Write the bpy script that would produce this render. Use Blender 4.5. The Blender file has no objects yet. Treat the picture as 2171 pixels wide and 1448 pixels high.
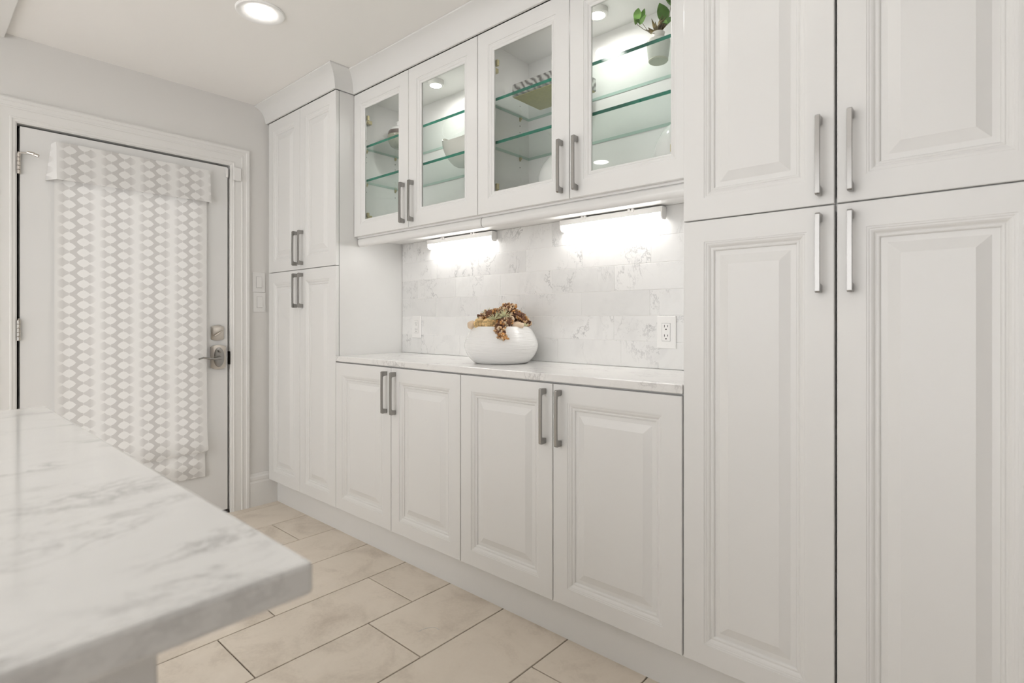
import bpy, bmesh, math, random
from mathutils import Vector, Matrix, noise, Euler

random.seed(7)
SC = bpy.context.scene
COL = SC.collection
PI = math.pi

# ------------------------------------------------------------------ camera
cam_d = bpy.data.cameras.new('camera')
cam = bpy.data.objects.new('camera', cam_d)
COL.objects.link(cam)
cam.location = (3.373, -1.525, 1.137)
cam.rotation_euler = (PI / 2, 0, math.radians(41.477))
cam_d.sensor_width = 36.0
cam_d.lens = 36.0 * 1154.6 / 2171.0
cam_d.shift_y = -47.2 / 2171.0
cam_d.clip_start = 0.05
cam_d.dof.use_dof = True
cam_d.dof.focus_distance = 2.5
cam_d.dof.aperture_fstop = 4.0
SC.camera = cam

# ------------------------------------------------------------------ light of the place
world = bpy.data.worlds.new('sky')
SC.world = world
world.use_nodes = True
bg = world.node_tree.nodes['Background']
bg.inputs['Color'].default_value = (0.985, 0.98, 0.985, 1)
bg.inputs['Strength'].default_value = 2.05
CEIL_POWER = 22.0      # radiance of the recessed ceiling lenses
STRIP_POWER = 17.0     # radiance of the strip lamps under the wall cabinets
PUCK_POWER = 130.0      # radiance of the puck lamps inside the wall cabinets
SC.view_settings.view_transform = 'Standard'
SC.view_settings.look = 'None'
SC.view_settings.gamma = 1.0
SC.view_settings.use_curve_mapping = False
SC.view_settings.exposure = 0.38
SC.cycles.diffuse_bounces = 4
SC.cycles.use_adaptive_sampling = True
SC.cycles.adaptive_threshold = 0.08
SC.cycles.adaptive_min_samples = 12
SC.cycles.max_bounces = 9
SC.cycles.transparent_max_bounces = 24
SC.cycles.sample_clamp_indirect = 6.0
SC.cycles.caustics_reflective = False
SC.cycles.caustics_refractive = False

# ------------------------------------------------------------------ materials
M = {}


def nodes_of(name):
    m = bpy.data.materials.new(name)
    m.use_nodes = True
    nt = m.node_tree
    return m, nt, nt.nodes['Principled BSDF']


def setp(b, **k):
    for n, v in k.items():
        n = n.replace('_', ' ')
        if n in b.inputs:
            b.inputs[n].default_value = v


def mat(name, col, rough=0.5, metal=0.0, spec=0.5, bump=0.0, bscale=200.0, var=0.0, vscale=6.0):
    m, nt, b = nodes_of(name)
    c = (*col, 1)
    setp(b, Base_Color=c, Roughness=rough, Metallic=metal, Specular_IOR_Level=spec)
    N, L = nt.nodes, nt.links
    tc = N.new('ShaderNodeTexCoord')
    if var > 0:
        nz = N.new('ShaderNodeTexNoise')
        nz.inputs['Scale'].default_value = vscale
        nz.inputs['Detail'].default_value = 4
        L.new(tc.outputs['Object'], nz.inputs['Vector'])
        r = N.new('ShaderNodeValToRGB')
        r.color_ramp.elements[0].color = (*[x * (1 - var) for x in col], 1)
        r.color_ramp.elements[1].color = (*[min(1, x * (1 + var)) for x in col], 1)
        r.color_ramp.elements[0].position = 0.3
        r.color_ramp.elements[1].position = 0.7
        L.new(nz.outputs['Fac'], r.inputs['Fac'])
        L.new(r.outputs['Color'], b.inputs['Base Color'])
    if bump > 0:
        nz2 = N.new('ShaderNodeTexNoise')
        nz2.inputs['Scale'].default_value = bscale
        nz2.inputs['Detail'].default_value = 3
        L.new(tc.outputs['Object'], nz2.inputs['Vector'])
        bp = N.new('ShaderNodeBump')
        bp.inputs['Strength'].default_value = bump
        bp.inputs['Distance'].default_value = 0.001
        L.new(nz2.outputs['Fac'], bp.inputs['Height'])
        L.new(bp.outputs['Normal'], b.inputs['Normal'])
    M[name] = m
    return m


def emit(name, col, s):
    m, nt, b = nodes_of(name)
    setp(b, Base_Color=(0.9, 0.9, 0.9, 1))
    b.inputs['Emission Color'].default_value = (*col, 1)
    b.inputs['Emission Strength'].default_value = s
    M[name] = m
    return m


def math_node(nt, op, a=None, b=None):
    n = nt.nodes.new('ShaderNodeMath')
    n.operation = op
    for i, v in enumerate((a, b)):
        if v is None:
            continue
        if hasattr(v, 'is_linked'):
            nt.links.new(v, n.inputs[i])
        else:
            n.inputs[i].default_value = v
    return n.outputs[0]


def glassy(name, tint, gl=0.02, ior=1.45):
    m = bpy.data.materials.new(name)
    m.use_nodes = True
    nt = m.node_tree
    N, L = nt.nodes, nt.links
    N.clear()
    out = N.new('ShaderNodeOutputMaterial')
    mix = N.new('ShaderNodeMixShader')
    lw = N.new('ShaderNodeLayerWeight')
    lw.inputs['Blend'].default_value = 0.5
    f0 = ((ior - 1) / (ior + 1)) ** 2
    sch = math_node(nt, 'ADD', math_node(nt, 'MULTIPLY', math_node(nt, 'POWER', lw.outputs['Facing'], 5.0), 1 - f0), f0)
    tr = N.new('ShaderNodeBsdfTransparent')
    tr.inputs['Color'].default_value = (*tint, 1)
    g = N.new('ShaderNodeBsdfGlossy')
    g.inputs['Roughness'].default_value = gl
    L.new(sch, mix.inputs[0])
    L.new(tr.outputs[0], mix.inputs[1])
    L.new(g.outputs[0], mix.inputs[2])
    L.new(mix.outputs[0], out.inputs[0])
    M[name] = m
    return m


def marble(name, base, vein, scale, rough, stretch=(1, 1, 1), rot=0.0, strength=1.0, cloud=0.5, rand=False, width=0.02):
    m, nt, b = nodes_of(name)
    N, L = nt.nodes, nt.links
    setp(b, Roughness=rough, Specular_IOR_Level=0.5)
    tc = N.new('ShaderNodeTexCoord')
    mp = N.new('ShaderNodeMapping')
    mp.inputs['Scale'].default_value = stretch
    mp.inputs['Rotation'].default_value = (0, rot, rot)
    src = tc.outputs['Object']
    if rand:
        oi = N.new('ShaderNodeObjectInfo')
        cmb = N.new('ShaderNodeCombineXYZ')
        r1 = math_node(nt, 'MULTIPLY', oi.outputs['Random'], 37.0)
        r2 = math_node(nt, 'MULTIPLY', oi.outputs['Random'], 91.0)
        L.new(r1, cmb.inputs[0]); L.new(r2, cmb.inputs[1]); L.new(r1, cmb.inputs[2])
        ad = N.new('ShaderNodeVectorMath')
        L.new(src, ad.inputs[0]); L.new(cmb.outputs[0], ad.inputs[1])
        src = ad.outputs[0]
    L.new(src, mp.inputs['Vector'])

    def nz(sc, det, dist, rgh=0.6):
        n = N.new('ShaderNodeTexNoise')
        n.inputs['Scale'].default_value = sc
        n.inputs['Detail'].default_value = det
        n.inputs['Roughness'].default_value = rgh
        n.inputs['Distortion'].default_value = dist
        L.new(mp.outputs[0], n.inputs['Vector'])
        return n.outputs['Fac']

    def band(v, w):
        d = math_node(nt, 'ABSOLUTE', math_node(nt, 'SUBTRACT', v, 0.5))
        q = math_node(nt, 'SUBTRACT', 1.0, math_node(nt, 'DIVIDE', d, w))
        return math_node(nt, 'MAXIMUM', q, 0.0)
    v1 = band(nz(scale, 9, 0.35, 0.66), width)
    v2 = band(nz(scale * 2.3, 8, 0.4, 0.62), width * 0.9)
    mask = nz(scale * 1.1, 2, 0.2)
    mk = math_node(nt, 'MAXIMUM', math_node(nt, 'MULTIPLY', math_node(nt, 'SUBTRACT', mask, 0.46), 6.0), 0.0)
    mk = math_node(nt, 'MINIMUM', mk, 1.0)
    v = math_node(nt, 'MULTIPLY', math_node(nt, 'ADD', math_node(nt, 'MULTIPLY', v1, 0.8), math_node(nt, 'MULTIPLY', v2, 0.35)), mk)
    cl = math_node(nt, 'MAXIMUM', math_node(nt, 'MULTIPLY', math_node(nt, 'SUBTRACT', nz(scale * 1.4, 5, 1.2), 0.5), 1.6), 0.0)
    tot = math_node(nt, 'ADD', math_node(nt, 'MULTIPLY', v, strength), math_node(nt, 'MULTIPLY', cl, cloud))
    tot = math_node(nt, 'MINIMUM', tot, 1.0)
    mx = N.new('ShaderNodeMixRGB')
    mx.inputs[1].default_value = (*base, 1)
    mx.inputs[2].default_value = (*vein, 1)
    L.new(tot, mx.inputs[0])
    col = mx.outputs[0]
    if rand:
        hs = N.new('ShaderNodeHueSaturation')
        L.new(math_node(nt, 'ADD', math_node(nt, 'MULTIPLY', math_node(nt, 'FRACT', math_node(nt, 'MULTIPLY', oi.outputs['Random'], 7.3)), 0.10), 0.93), hs.inputs['Value'])
        L.new(col, hs.inputs['Color'])
        col = hs.outputs[0]
    L.new(col, b.inputs['Base Color'])
    M[name] = m
    return m


CABC = (0.795, 0.79, 0.772)
mat('cabinet_paint', CABC, 0.34)
mat('cabinet_inside', (0.88, 0.87, 0.855), 0.3)
mat('wall_paint', (0.78, 0.765, 0.74), 0.7)
mat('low_bounce_paint', (0.22, 0.20, 0.18), 0.7)  # for the unseen right wall, darkened to cut bounce light on the island edge
mat('ceiling_paint', (0.93, 0.91, 0.88), 0.8)
mat('lamp_trim', (0.95, 0.945, 0.93), 0.5)
mat('trim_paint', (0.82, 0.81, 0.785), 0.4)
mat('door_paint', (0.80, 0.795, 0.78), 0.42)
mat('gap_black', (0.03, 0.025, 0.02), 0.8)
mat('polished_nickel', (0.36, 0.35, 0.335), 0.24, 1.0)
mat('satin_nickel', (0.58, 0.54, 0.49), 0.28, 1.0)
mat('brass', (0.56, 0.50, 0.30), 0.3, 0.85)
mat('grout_dark', (0.035, 0.025, 0.018), 0.9)
mat('grout_white', (0.86, 0.85, 0.83), 0.8)
mat('plastic_white', (0.84, 0.83, 0.81), 0.32)
mat('slot_dark', (0.02, 0.017, 0.015), 0.6)
mat('slot_grey', (0.35, 0.34, 0.33), 0.6)
emit('lens_light', (1.0, 0.975, 0.94), CEIL_POWER)
emit('strip_light', (1.0, 0.985, 0.96), STRIP_POWER)
emit('puck_light', (1.0, 0.98, 0.95), PUCK_POWER)
glassy('pane_glass', (0.985, 0.99, 0.985))
glassy('shelf_glass', (0.95, 0.985, 0.97), 0.02, 1.35)
mat('shelf_edge_pale', (0.45, 0.62, 0.55), 0.15)
mat('shelf_edge', (0.010, 0.20, 0.135), 0.08, var=0.5, vscale=3.5)
marble('marble_tile', (0.80, 0.795, 0.78), (0.33, 0.33, 0.33), 4.2, 0.22, (1.0, 1, 0.75), 0.7, 0.85, 0.34, True, 0.011)
marble('marble_counter', (0.82, 0.81, 0.79), (0.34, 0.33, 0.32), 5.0, 0.16, (1, 1, 1), 0.4, 0.55, 0.22, False, 0.02)
marble('marble_island', (0.80, 0.795, 0.775), (0.30, 0.295, 0.285), 8.5, 0.09, (1.0, 0.5, 1), 0.5, 0.55, 0.22, False, 0.036)
mat('ceramic_white', (0.84, 0.835, 0.82), 0.14)
mat('ceramic_cream', (0.76, 0.74, 0.69), 0.2)
mat('soil', (0.30, 0.17, 0.07), 0.9, var=0.4, vscale=80)
mat('bark_chip', (0.50, 0.31, 0.16), 0.85, var=0.6, vscale=70)
mat('bark_dark', (0.15, 0.07, 0.04), 0.9, var=0.5, vscale=60)
mat('bark_orange', (0.52, 0.25, 0.08), 0.8, var=0.35, vscale=40)
mat('bark_pale', (0.70, 0.53, 0.35), 0.85, var=0.3, vscale=60)
mat('stone_pale', (0.70, 0.55, 0.40), 0.6, var=0.15, vscale=30)
mat('stone_ochre', (0.60, 0.42, 0.20), 0.85, var=0.55, vscale=90, bump=1.0, bscale=120)
mat('airplant', (0.60, 0.60, 0.38), 0.55, var=0.3, vscale=40)
mat('leaf_green', (0.085, 0.22, 0.025), 0.4, var=0.4, vscale=40)
mat('leaf_light', (0.26, 0.50, 0.11), 0.4, var=0.35, vscale=40)
mat('leaf_brown', (0.24, 0.17, 0.05), 0.5, var=0.6, vscale=60)
mat('stem_brown', (0.30, 0.27, 0.20), 0.6)
mat('pot_base', (0.66, 0.63, 0.50), 0.6)
mat('gold_velvet', (0.62, 0.52, 0.22), 0.55, var=0.1, vscale=90)
mat('glaze_dark', (0.16, 0.13, 0.12), 0.15)
mat('glaze_green', (0.36, 0.36, 0.28), 0.15, var=0.15, vscale=30)


def banded(name, lo, hi):
    m, nt, b = nodes_of(name)
    N, L = nt.nodes, nt.links
    tc = N.new('ShaderNodeTexCoord')
    w = N.new('ShaderNodeTexWave')
    w.inputs['Scale'].default_value = 16.0
    w.inputs['Distortion'].default_value = 5.0
    w.inputs['Detail'].default_value = 4.0
    w.inputs['Detail Scale'].default_value = 1.6
    mp = N.new('ShaderNodeMapping')
    mp.inputs['Rotation'].default_value = (0, 0.75, 0.5)
    L.new(tc.outputs['Object'], mp.inputs['Vector'])
    L.new(mp.outputs[0], w.inputs['Vector'])
    r = N.new('ShaderNodeValToRGB')
    r.color_ramp.elements[0].color = (*lo, 1)
    r.color_ramp.elements[1].color = (*hi, 1)
    r.color_ramp.elements[0].position = 0.0
    r.color_ramp.elements[1].position = 0.85
    L.new(w.outputs['Fac'], r.inputs['Fac'])
    L.new(r.outputs['Color'], b.inputs['Base Color'])
    setp(b, Roughness=0.35)
    M[name] = m


banded('striped_stone', (0.10, 0.095, 0.09), (0.52, 0.52, 0.50))


def tile_mat():
    m, nt, b = nodes_of('floor_tile')
    N, L = nt.nodes, nt.links
    tc = N.new('ShaderNodeTexCoord')
    oi = N.new('ShaderNodeObjectInfo')
    cmb = N.new('ShaderNodeCombineXYZ')
    L.new(math_node(nt, 'MULTIPLY', oi.outputs['Random'], 53.0), cmb.inputs[0])
    L.new(math_node(nt, 'MULTIPLY', oi.outputs['Random'], 29.0), cmb.inputs[1])
    ad = N.new('ShaderNodeVectorMath')
    L.new(tc.outputs['Object'], ad.inputs[0]); L.new(cmb.outputs[0], ad.inputs[1])
    n1 = N.new('ShaderNodeTexNoise'); n1.inputs['Scale'].default_value = 4.5
    n1.inputs['Detail'].default_value = 8; n1.inputs['Roughness'].default_value = 0.62
    n1.inputs['Distortion'].default_value = 0.6
    L.new(ad.outputs[0], n1.inputs['Vector'])
    n2 = N.new('ShaderNodeTexNoise'); n2.inputs['Scale'].default_value = 90
    n2.inputs['Detail'].default_value = 3
    L.new(ad.outputs[0], n2.inputs['Vector'])
    f = math_node(nt, 'ADD', math_node(nt, 'MULTIPLY', n1.outputs['Fac'], 0.85), math_node(nt, 'MULTIPLY', n2.outputs['Fac'], 0.15))
    f = math_node(nt, 'ADD', f, math_node(nt, 'MULTIPLY', math_node(nt, 'SUBTRACT', oi.outputs['Random'], 0.5), 0.06))
    r = N.new('ShaderNodeValToRGB')
    e = r.color_ramp.elements
    e[0].position, e[0].color = 0.25, (0.58, 0.50, 0.41, 1)
    e[1].position, e[1].color = 0.78, (0.86, 0.775, 0.67, 1)
    k = e.new(0.5); k.color = (0.795, 0.71, 0.605, 1)
    L.new(f, r.inputs['Fac'])
    L.new(r.outputs['Color'], b.inputs['Base Color'])
    bp = N.new('ShaderNodeBump'); bp.inputs['Strength'].default_value = 0.12
    bp.inputs['Distance'].default_value = 0.001
    L.new(n2.outputs['Fac'], bp.inputs['Height'])
    L.new(bp.outputs['Normal'], b.inputs['Normal'])
    setp(b, Roughness=0.5, Specular_IOR_Level=0.4)
    M['floor_tile'] = m


tile_mat()


def ribbed():
    m, nt, b = nodes_of('ribbed_glaze')
    N, L = nt.nodes, nt.links
    setp(b, Base_Color=(0.85, 0.845, 0.83, 1), Roughness=0.16)
    tc = N.new('ShaderNodeTexCoord')
    mp = N.new('ShaderNodeMapping'); mp.inputs['Scale'].default_value = (7, 7, 150)
    L.new(tc.outputs['Object'], mp.inputs['Vector'])
    nz = N.new('ShaderNodeTexNoise'); nz.inputs['Scale'].default_value = 1.6; nz.inputs['Detail'].default_value = 3
    L.new(mp.outputs[0], nz.inputs['Vector'])
    bp = N.new('ShaderNodeBump'); bp.inputs['Strength'].default_value = 0.8; bp.inputs['Distance'].default_value = 0.003
    L.new(nz.outputs['Fac'], bp.inputs['Height'])
    L.new(bp.outputs['Normal'], b.inputs['Normal'])
    M['ribbed_glaze'] = m


ribbed()

# fabric of the shade: printed columns of pointed lozenges
SH_Y0, SH_P, SH_V = -1.0185, 0.1645, 0.0513


def shade_mat():
    m, nt, b = nodes_of('shade_fabric')
    N, L = nt.nodes, nt.links
    tc = N.new('ShaderNodeTexCoord')
    sp = N.new('ShaderNodeSeparateXYZ')
    L.new(tc.outputs['Object'], sp.inputs[0])
    mm = lambda op, a, c=None: math_node(nt, op, a, c)
    y = mm('DIVIDE', mm('SUBTRACT', sp.outputs['Y'], SH_Y0), SH_P)
    x = mm('FRACT', mm('ADD', y, 10.0))
    z = mm('DIVIDE', sp.outputs['Z'], SH_V)

    def loz(cx, ph, w=0.165, h=0.385):
        dx = mm('MINIMUM', mm('DIVIDE', mm('ABSOLUTE', mm('SUBTRACT', x, cx)), w), 1.0)
        fz = mm('ABSOLUTE', mm('SUBTRACT', mm('FRACT', mm('ADD', z, ph + 0.5)), 0.5))
        lim = mm('MULTIPLY', mm('SUBTRACT', 1.0, mm('POWER', dx, 2.0)), h)
        lim = mm('ADD', lim, mm('MULTIPLY', mm('MAXIMUM', mm('SUBTRACT', 1.0, mm('MULTIPLY', dx, 7.0)), 0.0), 0.05))
        d = mm('MULTIPLY', mm('SUBTRACT', lim, fz), 30.0)
        return mm('MINIMUM', mm('MAXIMUM', d, 0.0), 1.0)
    wa, wb = loz(0.30, -0.04), loz(0.64, 0.46)
    ga, gb = loz(0.145, 0.46, 0.17, 0.40), loz(0.795, -0.04, 0.17, 0.40)
    fadea = mm('MINIMUM', mm('MAXIMUM', mm('MULTIPLY', mm('SUBTRACT', x, 0.02), 6.5), 0.0), 1.0)
    fadeb = mm('MINIMUM', mm('MAXIMUM', mm('MULTIPLY', mm('SUBTRACT', 0.95, x), 6.5), 0.0), 1.0)
    mid = mm('MULTIPLY', mm('SUBTRACT', 0.19, mm('ABSOLUTE', mm('SUBTRACT', x, 0.47))), 22.0)
    mid = mm('MINIMUM', mm('MAXIMUM', mid, 0.0), 1.0)
    g = mm('MAXIMUM', mm('MULTIPLY', ga, mm('MULTIPLY', fadea, 0.8)), mm('MULTIPLY', gb, mm('MULTIPLY', fadeb, 0.8)))
    g = mm('MAXIMUM', g, mid)
    g = mm('MULTIPLY', g, mm('SUBTRACT', 1.0, mm('MAXIMUM', wa, wb)))
    mx = N.new('ShaderNodeMixRGB')
    mx.inputs[1].default_value = (0.86, 0.85, 0.83, 1)
    mx.inputs[2].default_value = (0.635, 0.62, 0.60, 1)
    L.new(g, mx.inputs[0])
    L.new(mx.outputs[0], b.inputs['Base Color'])
    setp(b, Roughness=0.85, Specular_IOR_Level=0.2)
    nz = N.new('ShaderNodeTexNoise'); nz.inputs['Scale'].default_value = 700
    L.new(tc.outputs['Object'], nz.inputs['Vector'])
    bp = N.new('ShaderNodeBump'); bp.inputs['Strength'].default_value = 0.15; bp.inputs['Distance'].default_value = 0.0006
    L.new(nz.outputs['Fac'], bp.inputs['Height'])
    L.new(bp.outputs['Normal'], b.inputs['Normal'])
    tl = N.new('ShaderNodeBsdfTranslucent')
    L.new(mx.outputs[0], tl.inputs['Color'])
    ms = N.new('ShaderNodeMixShader'); ms.inputs[0].default_value = 0.06
    L.new(b.outputs[0], ms.inputs[1]); L.new(tl.outputs[0], ms.inputs[2])
    out = N['Material Output']
    L.new(ms.outputs[0], out.inputs['Surface'])
    M['shade_fabric'] = m


shade_mat()


# ------------------------------------------------------------------ mesh helpers
def disc(x, y, z, r, n, dome=0.0012):
    # shallow domed disc facing down
    vs = [(x + r * math.cos(2 * PI * k / n), y + r * math.sin(2 * PI * k / n), z) for k in range(n)] + [(x, y, z - dome)]
    return MB().add(vs, [(k, n, (k + 1) % n) for k in range(n)])


class MB:
    def __init__(s):
        s.v, s.f, s.m = [], [], []

    def add(s, vs, fs, mi=0):
        o = len(s.v)
        s.v += [tuple(p) for p in vs]
        s.f += [tuple(i + o for i in f) for f in fs]
        s.m += [mi] * len(fs)
        return s

    def box(s, x0, x1, y0, y1, z0, z1, mi=0):
        vs = [(x, y, z) for z in (z0, z1) for y in (y0, y1) for x in (x0, x1)]
        fs = [(0, 2, 3, 1), (4, 5, 7, 6), (0, 1, 5, 4), (2, 6, 7, 3), (0, 4, 6, 2), (1, 3, 7, 5)]
        return s.add(vs, fs, mi)

    def prism(s, prof, axis, a, b, mi=0, swap=False):
        # prof: 2D points in the plane across axis, extruded from a to b
        def P(p, t):
            if axis == 'x':
                return (t, p[0], p[1])
            if axis == 'y':
                return (p[0], t, p[1])
            return (p[0], p[1], t)
        n = len(prof)
        vs = [P(p, a) for p in prof] + [P(p, b) for p in prof]
        fs = [(i, (i + 1) % n, (i + 1) % n + n, i + n) for i in range(n)]
        fs += [tuple(range(n))[::-1], tuple(range(n, 2 * n))]
        return s.add(vs, fs, mi)

    def lathe(s, prof, c, n=32, mi=0, axis='z', cap=True):
        vs, fs = [], []
        for (r, h) in prof:
            for k in range(n):
                a = 2 * PI * k / n
                p = (r * math.cos(a), r * math.sin(a), h)
                if axis == 'y':
                    p = (p[0], p[2], p[1])
                if axis == 'x':
                    p = (p[2], p[0], p[1])
                vs.append((c[0] + p[0], c[1] + p[1], c[2] + p[2]))
        for j in range(len(prof) - 1):
            for k in range(n):
                fs.append((j * n + k, j * n + (k + 1) % n, (j + 1) * n + (k + 1) % n, (j + 1) * n + k))
        if cap:
            fs.append(tuple(range(n))[::-1])
            fs.append(tuple(range((len(prof) - 1) * n, len(prof) * n)))
        return s.add(vs, fs, mi)

    def tube(s, pts, rad, n=8, mi=0):
        vs, fs = [], []
        pts = [Vector(p) for p in pts]
        if not hasattr(rad, '__len__'):
            rad = [rad] * len(pts)
        for i, p in enumerate(pts):
            d = (pts[min(i + 1, len(pts) - 1)] - pts[max(i - 1, 0)]).normalized()
            q = d.to_track_quat('Z', 'Y')
            for k in range(n):
                a = 2 * PI * k / n
                vs.append(p + q @ Vector((rad[i] * math.cos(a), rad[i] * math.sin(a), 0)))
        for i in range(len(pts) - 1):
            for k in range(n):
                fs.append((i * n + k, i * n + (k + 1) % n, (i + 1) * n + (k + 1) % n, (i + 1) * n + k))
        fs.append(tuple(range(n))[::-1])
        fs.append(tuple(range((len(pts) - 1) * n, len(pts) * n)))
        return s.add(vs, fs, mi)

    def rings(s, x0, x1, z0, z1, yf, prof, cap=False, capback=False, mi=0):
        # rectangular mitred rings facing -Y: prof = [(inset, depth), ...]
        vs, fs = [], []
        for (i, d) in prof:
            vs += [(x0 + i, yf + d, z0 + i), (x1 - i, yf + d, z0 + i), (x1 - i, yf + d, z1 - i), (x0 + i, yf + d, z1 - i)]
        for j in range(len(prof) - 1):
            for k in range(4):
                fs.append((j * 4 + k, j * 4 + (k + 1) % 4, (j + 1) * 4 + (k + 1) % 4, (j + 1) * 4 + k))
        if cap:
            e = (len(prof) - 1) * 4
            fs.append((e, e + 1, e + 2, e + 3))
        if capback:
            fs.append((3, 2, 1, 0))
        return s.add(vs, fs, mi)

    def build(s, name, mats, parent=None, smooth=False, bevel=0.0, loc=None):
        me = bpy.data.meshes.new(name)
        me.from_pydata(s.v, [], s.f)
        if not isinstance(mats, (list, tuple)):
            mats = [mats]
        for x in mats:
            me.materials.append(M[x])
        me.polygons.foreach_set('material_index', s.m)
        bm = bmesh.new(); bm.from_mesh(me)
        bmesh.ops.recalc_face_normals(bm, faces=bm.faces)
        bm.to_mesh(me); bm.free()
        if smooth:
            me.polygons.foreach_set('use_smooth', [True] * len(me.polygons))
            me.set_sharp_from_angle(angle=math.radians(40))
        return link(name, me, parent, bevel)


def link(name, me, parent=None, bevel=0.0, loc=None):
    o = bpy.data.objects.new(name, me)
    COL.objects.link(o)
    if bevel:
        b = o.modifiers.new('bevel', 'BEVEL')
        b.width = bevel; b.segments = 2; b.limit_method = 'ANGLE'; b.angle_limit = math.radians(40)
    if parent:
        adopt(o, parent)
    if loc:
        o.location = loc
    return o


def wloc(o):
    v = Vector(o.location)
    return v + wloc(o.parent) if (o.parent and o.get('_inv') is None) else v


ROOT_LOC = {}


def adopt(o, parent):
    o.parent = parent
    base = ROOT_LOC.get(parent.name)
    if base is not None:
        o.matrix_parent_inverse = Matrix.Translation(-base)


def thing(name, loc, label, cat, group=None, kind=None):
    o = bpy.data.objects.new(name, None)
    COL.objects.link(o)
    o.location = loc
    o.empty_display_size = 0.05
    ROOT_LOC[o.name] = Vector(loc)
    return tag(o, label, cat, group, kind)


def tag(o, label=None, cat=None, group=None, kind=None):
    if label: o['label'] = label
    if cat: o['category'] = cat
    if group: o['group'] = group
    if kind: o['kind'] = kind
    return o


def struct(o, label=None):
    o['kind'] = 'structure'
    if label: o['label'] = label
    return o


# ------------------------------------------------------------------ dimensions of the room
CEIL = 2.44
ZT, ZS, ZB = 2.342, 1.420, 0.149          # tops, split and bottoms of the tall doors
XT0, XT1 = 0.020, 0.793                   # left tall cabinet
XB = [0.793, 1.2727, 1.7437, 2.2155, 2.691]   # base doors
XW = [0.793, 1.2623, 1.7326, 2.2091, 2.688]   # wall cabinet doors
XR0, XRM, XR1 = 2.6925, 3.0832, 3.474     # right tall cabinet
YB = 0.436                                # face of the back wall
YW = 0.109                                # face of the glass doors
ZW = 1.578                                # bottom of the glass doors
ZC = 0.945                                # counter top
RX, RY = 4.7, -3.3                        # far sides of the room

# ------------------------------------------------------------------ setting
b = MB().box(-0.12, RX, RY, YB + 0.1, -0.06, -0.007)
floor = struct(b.build('floor', 'grout_dark'), 'dark grout bed under the beige floor tiles')
TW, TL, TG = 0.3095, 0.6225, 0.0048
tile_mesh = {}
for r in range(-5, 12):
    xa, xb_ = 1.3105 + r * TW, 1.3105 + (r + 1) * TW
    xa2, xb2 = max(xa, 0.0), min(xb_, RX)
    if xb2 - xa2 < 0.02:
        continue
    y0 = (-0.147 - 0.2075 * r) % TL
    y = y0 + TL
    while y > RY:
        ya, yb_ = max(y - TL, RY), min(y, 0.40)
        y -= TL
        if yb_ - ya < 0.02:
            continue
        w, l = round(xb2 - xa2 - TG, 4), round(yb_ - ya - TG, 4)
        if w < 0.01 or l < 0.01:
            continue
        key = (w, l)
        if key not in tile_mesh:
            mb = MB()
            c = 0.0012
            vs = [(sx * w / 2, sy * l / 2, -0.0069) for sx, sy in ((-1, -1), (1, -1), (1, 1), (-1, 1))]
            vs += [(sx * w / 2, sy * l / 2, -c) for sx, sy in ((-1, -1), (1, -1), (1, 1), (-1, 1))]
            vs += [(sx * (w / 2 - c), sy * (l / 2 - c), 0) for sx, sy in ((-1, -1), (1, -1), (1, 1), (-1, 1))]
            fs = [(8, 9, 10, 11)] + [(a + k, a + (k + 1) % 4, a + 4 + (k + 1) % 4, a + 4 + k) for a in (0, 4) for k in range(4)]
            me = bpy.data.meshes.new('floor_tile')
            me.from_pydata(vs, [], fs)
            me.materials.append(M['floor_tile'])
            tile_mesh[key] = me
        t = link('floor_tile', tile_mesh[key], floor)
        t.location = ((xa2 + xb2) / 2, (ya + yb_) / 2, 0)

DY0, DY1, DZT = -1.151, -0.228, 2.036     # door opening
b = MB().box(-0.12, RX + 0.12, RY - 0.12, YB + 0.12, CEIL, CEIL + 0.1)
struct(b.build('ceiling', 'ceiling_paint'), 'smooth warm white ceiling')
b = MB().box(-0.12, 0, RY, DY0 - 0.022, 0, CEIL).box(-0.12, 0, DY1 + 0.022, YB + 0.1, 0, CEIL)
b.box(-0.12, 0, DY0 - 0.022, DY1 + 0.022, DZT + 0.022, CEIL)
struct(b.build('wall_left', 'wall_paint'), 'pale greige wall around the shaded door')
b = MB().box(0, RX, YB + 0.0005, YB + 0.1, 0, CEIL)
struct(b.build('wall_back', 'wall_paint'), 'pale greige wall behind the cabinets')
b = MB().box(RX, RX + 0.12, RY, YB + 0.1, 0, CEIL)
struct(b.build('wall_right', 'low_bounce_paint'))
WX0, WX1, WZ0, WZ1 = 0.35, 4.35, 0.05, 2.32  # unseen opening behind the camera, made large to let in more fill light
b = MB().box(0, WX0, RY - 0.12, RY, 0, CEIL).box(WX1, RX, RY - 0.12, RY, 0, CEIL)
b.box(WX0, WX1, RY - 0.12, RY, 0, WZ0).box(WX0, WX1, RY - 0.12, RY, WZ1, CEIL)
struct(b.build('wall_front', 'wall_paint'))
b = MB()
for x in (WX0, WX0 + 1.3133, WX0 + 2.6267, WX1 - 0.06):
    b.box(x, x + 0.06, RY - 0.08, RY - 0.02, WZ0, WZ1)
b.box(WX0, WX1, RY - 0.08, RY - 0.02, WZ0, WZ0 + 0.06).box(WX0, WX1, RY - 0.08, RY - 0.02, WZ1 - 0.06, WZ1)
added_frame = struct(b.build('added_window_1', 'trim_paint'))  # frame of the unseen opening added for daylight
# dropped strip of ceiling along the island
b = MB().box(0.0, RX, -1.85, -1.198, CEIL - 0.022, CEIL)
struct(b.build('trim_1', 'trim_paint', bevel=0.003), 'white dropped ceiling strip in the top left corner')

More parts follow.
